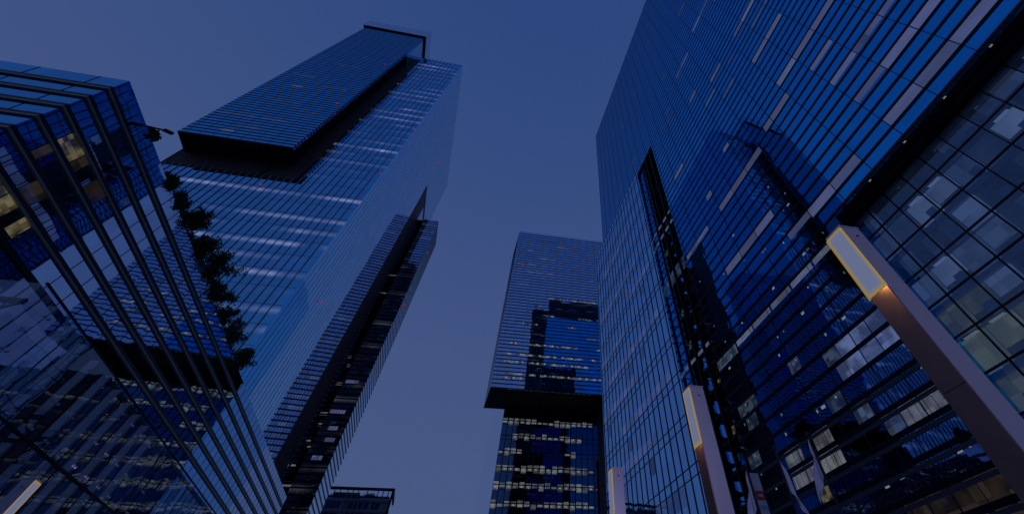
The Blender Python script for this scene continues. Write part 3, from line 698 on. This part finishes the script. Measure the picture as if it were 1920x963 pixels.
for x0, x1, h0_, h1_, mt in ((.0, .8, 9.0, 9.55, RB), (.25, .6, 9.2, 9.35, WB), (.0, .8, 8.45, 8.7, CB), (.05, .5, 7.3, 7.9, RB), (.3, .75, 7.0, 7.45, RB), (.1, .7, 6.75, 7.0, RB), (.0, .8, 5.9, 6.4, RB), (.2, .7, 6.05, 6.2, WB)):
    yy = 39.965 if mt is WB else 39.98
    MB().box(26.7 + x0, 26.7 + x1, yy, 39.997, h0_, h1_).build('mark', mt, Bn)
MB().tube(SK(26.6, 40.015, 10.7), SK(27.6, 40.015, 10.7), .04).build('hanger', POLE, Bn)
MB().tube(SK(27.62, 40.015, -1.5), SK(27.62, 40.015, 10.9), .06).build('post', POLE, Bn)

# ------------------------------------------------------------------ roof-edge trees
def leafmat():
    mt, t, out = newmat('leaf'); g = N(t, 'ShaderNodeNewGeometry'); p = N(t, 'ShaderNodeBsdfPrincipled'); p.inputs['Roughness'].default_value = .6
    r = N(t, 'ShaderNodeValToRGB'); r.color_ramp.elements[0].color = (.03, .05, .018, 1); r.color_ramp.elements[1].color = (.11, .15, .045, 1)
    t.links.new(g.outputs['Random Per Island'], r.inputs[0]); t.links.new(r.outputs[0], p.inputs['Base Color']); t.links.new(p.outputs[0], out.inputs[0]); return mt
LEAF = leafmat()
def tree(a, b, top, rad, label, seed, name='tree'):
    rn = random.Random(seed); base = 27.3
    t = empty(name, label, 'tree', (a, b, base), 'trees on the low roof edge')
    tm = MB(); p = SK(a, b, base); hh = top - base
    tm.tube(p, p + Vector((.1, .05, hh * .6)), .16, 8, .07)
    tips = []
    for i in range(20):
        z = hh * (-.05 + .85 * rn.random()); s0 = p + Vector((.1 * z / hh, .05 * z / hh, z))
        an = rn.random() * 6.283; ln = rad * (.25 + 1.0 * rn.random() ** 1.5); e = s0 + Vector((math.cos(an) * ln, math.sin(an) * ln, hh * (.05 + .22 * rn.random())))
        tm.tube(s0, e, .05, 5, .015); tips += [e, s0.lerp(e, .6)]
    tips.append(p + Vector((.1, .05, hh * .9)))
    tm.build('trunk', WOOD, t)
    lm = MB()
    for q in tips:
        for _ in range(9):
            c = q + Vector((rn.gauss(0, 1), rn.gauss(0, 1), rn.gauss(0, .75))) * rad * .13
            for _ in range(7):
                d = c + Vector((rn.uniform(-1, 1), rn.uniform(-1, 1), rn.uniform(-1, 1))) * .26
                u = Vector((rn.uniform(-1, 1), rn.uniform(-1, 1), rn.uniform(-.8, .5))).normalized(); w = u.orthogonal().normalized()
                L_ = .13 + .10 * rn.random()
                lm.pts([d - u * L_, d + w * L_ * .4, d + u * L_, d - w * L_ * .4], [[0, 1, 2, 3]])
    lm.build('crown', LEAF, t)
    return t
for i, (b, top, rad, lab) in enumerate(((32.5, 28.3, .9, 'topmost and smallest tree of the roof row above the blue strip'),
        (35.3, 28.5, 1.0, 'slender tree second from the top of the roof row'),
        (38.6, 29.4, 1.7, 'third tree from the top of the roof row'),
        (43.4, 29.2, 1.9, 'fourth tree of the roof row, just above the biggest crown'),
        (47.6, 30.9, 3.0, 'biggest tree crown reaching out over the low roof edge'),
        (53.0, 29.5, 2.2, 'dark tree just below the biggest crown on the roof edge'),
        (57.2, 29.2, 1.5, 'narrow crown two below the biggest one on the roof edge'),
        (63.2, 30.5, 2.7, 'bushy tree second from the bottom of the roof edge row'),
        (69.5, 30.0, 2.0, 'lowest tree of the roof row, before the tall tower corner'))):
    tree(-33.5, b, top, rad * .85, lab, i + 1)
hd = empty('roof_hedge', 'long low hedge along the roof edge under the row of trees', 'hedge', (-33.3, 52, 27.3))
rn = random.Random(77); st_, lf_ = MB(), MB()
for i in range(90):
    b = 32 + 39.5 * (i + rn.random()) / 90; q = SK(-33.25 + rn.uniform(-.25, .2), b, 27.25); hgt = .4 + 1.1 * rn.random() ** 2
    st_.tube(q, q + Vector((rn.uniform(-.1, .25), rn.uniform(-.2, .2), hgt)), .02, 5, .008)
    for _ in range(26):
        d = q + Vector((rn.gauss(.1, .28), rn.gauss(0, .3), rn.random() * hgt * 1.15)); u = Vector((rn.uniform(-1, 1), rn.uniform(-1, 1), rn.uniform(-.6, 1))).normalized(); w = u.orthogonal().normalized(); L_ = .10 + .10 * rn.random()
        lf_.pts([d - u * L_, d + w * L_ * .35, d + u * L_, d - w * L_ * .35], [[0, 1, 2, 3]])
st_.build('stems', WOOD, hd); lf_.build('foliage', LEAF, hd)
tree(-33.6, 26.2, 28.1, .7, 'tiny shrub under the security camera at the roof edge', 9, 'roof_shrub')

# ------------------------------------------------------------------ building E (far, low)
Eb = empty('apartment_building', 'small pale building far below with a roof pergola, beside the tall tower foot', 'building', (-30, 260, -1.6))
ea0, ea1, eb = -52.0, -19.6, 260.0
box('wall', CONC, Eb, ea0, ea1 - .4, eb, eb + 22, -1.6, 54.4)
box('roof_frame', BLK, Eb, ea0 - .5, ea1 + .7, eb - .9, eb - .1, 57.0, 57.9)
box('roof_frame', BLK, Eb, ea1 - .1, ea1 + .7, eb - .08, eb + 22, 57.0, 57.9)
box('roof_frame', BLK, Eb, ea1 - .3, ea1 + .7, eb - .8, eb + .4, -1.6, 56.98)
box('penthouse', ROOF, Eb, -46.5, -34.5, eb + 3, eb + 18, 54.4, 56.9)
for a in (-46.0, -43.4, -31.2, -26.4, -24.0, -21.6): box('pergola_post', CONC, Eb, a, a + .4, eb + .1, eb + .5, 54.4, 56.98)
for a in (-39.9, -37.6, -35.2): box('pilaster', CONC, Eb, a, a + .4, eb - .8, eb - .4, -1.6, 56.98)
box('cornice', CONC, Eb, ea0, ea1 - .5, eb - .35, eb - .004, 53.5, 54.4)
box('railing', FIN, Eb, ea0, ea1 - .5, eb - .3, eb - .22, 55.15, 55.3)
box('railing_panel', DG, Eb, ea0, ea1 - .5, eb - .29, eb - .23, 54.45, 55.1)
for k in range(8):
    h = 51.1 - 3.3 * k
    for a, w in ((-47.0, 2.4), (-44.3, 3.2), (-38.0, 1.3), (-36.4, 2.6), (-32.9, 4.2), (-27.2, 3.6)):
        wn_ = box('window', JOI, Eb, a, a + w, eb - .06, eb - .01, h, h + 2.0)
        MB().box(a + w * .3, a + w * .72, eb - .10, eb - .065, h + .12, h + 1.88).build('pane', GAs if k % 3 == 0 else DG, wn_)
    box('floor_band', CONC, Eb, ea0, ea1 - .5, eb - .28, eb - .004, h - .95, h - .25)
for a, r in ((-44.5, 1.1), (-30.5, 1.2), (-28.5, .9)):
    rn = random.Random(int(-a)); mbp = MB()
    for _ in range(260):
        d = SK(a + rn.gauss(0, r), eb + 1.2 + rn.gauss(0, .4), 55.1 + abs(rn.gauss(0, .6))); u = Vector((rn.uniform(-1, 1), rn.uniform(-1, 1), rn.uniform(-1, 1))).normalized(); w = u.orthogonal()
        mbp.pts([d - u * .25, d + w * .12, d + u * .25, d - w * .12], [[0, 1, 2, 3]])
    o_ = mbp.build('roof_bush', LEAF); o_['label'] = {-44.5: 'small dark bush at the left end of the far roof terrace', -30.5: 'wider dark bush in the middle of the far roof terrace', -28.5: 'small dark bush right of the wider one on the far roof terrace'}[a]; o_['category'] = 'bush'
# ------------------------------------------------------------------ dark tower behind the viewer, seen only in the glass
Z = empty('office_tower', 'dark stepped tower behind the viewer, seen mirrored in the middle tower', 'tower', (50, -80, -1.6))
DT = glass('dark_tower_glass', (.035, .04, .07), (3, 3, 4), streak=(4.2, 1, 3.0, (.10, .11, .12)), rough=.15)
box('tall_block', DT, Z, 44, 116, -120, -88, -1.6, 286)
box('low_block', DT, Z, 23.6, 43.99, -120, -88, -1.6, 272)
zf = box('floor_fin', FIN, Z, 23.5, 116, -87.99, -87.5, 2, 2.8)
for k in range(1, 64): again(zf, dh=4.2 * k)
Y = empty('office_block', 'long dark office block standing behind the right tower, seen mirrored in the low left building', 'building', (84.5, 216, -1.6))
DT2 = glass('dark_block_glass', (.05, .06, .10), (3, 3, 4), streak=(4.2, 1, 4.5, (.11, .12, .12)), rough=.12)
box('front_wall', DT2, Y, 86, 190, 216, 240, -1.6, 72)
yf = box('floor_fin', FIN, Y, 86, 190, 215.5, 215.99, 2, 2.7)
for k in range(1, 17): again(yf, dh=4.2 * k)
ym = box('mullion', FIN, Y, 88, 88.4, 215.4, 215.99, -1.6, 72)
for k in range(1, 25): again(ym, da=4.0 * k)

# no sun lamp: after sunset sky, lit windows and light columns light the street
sc.cycles.max_bounces = 10; sc.cycles.glossy_bounces = 6; sc.cycles.transparent_max_bounces = 16
sc.cycles.sample_clamp_indirect = 2.0
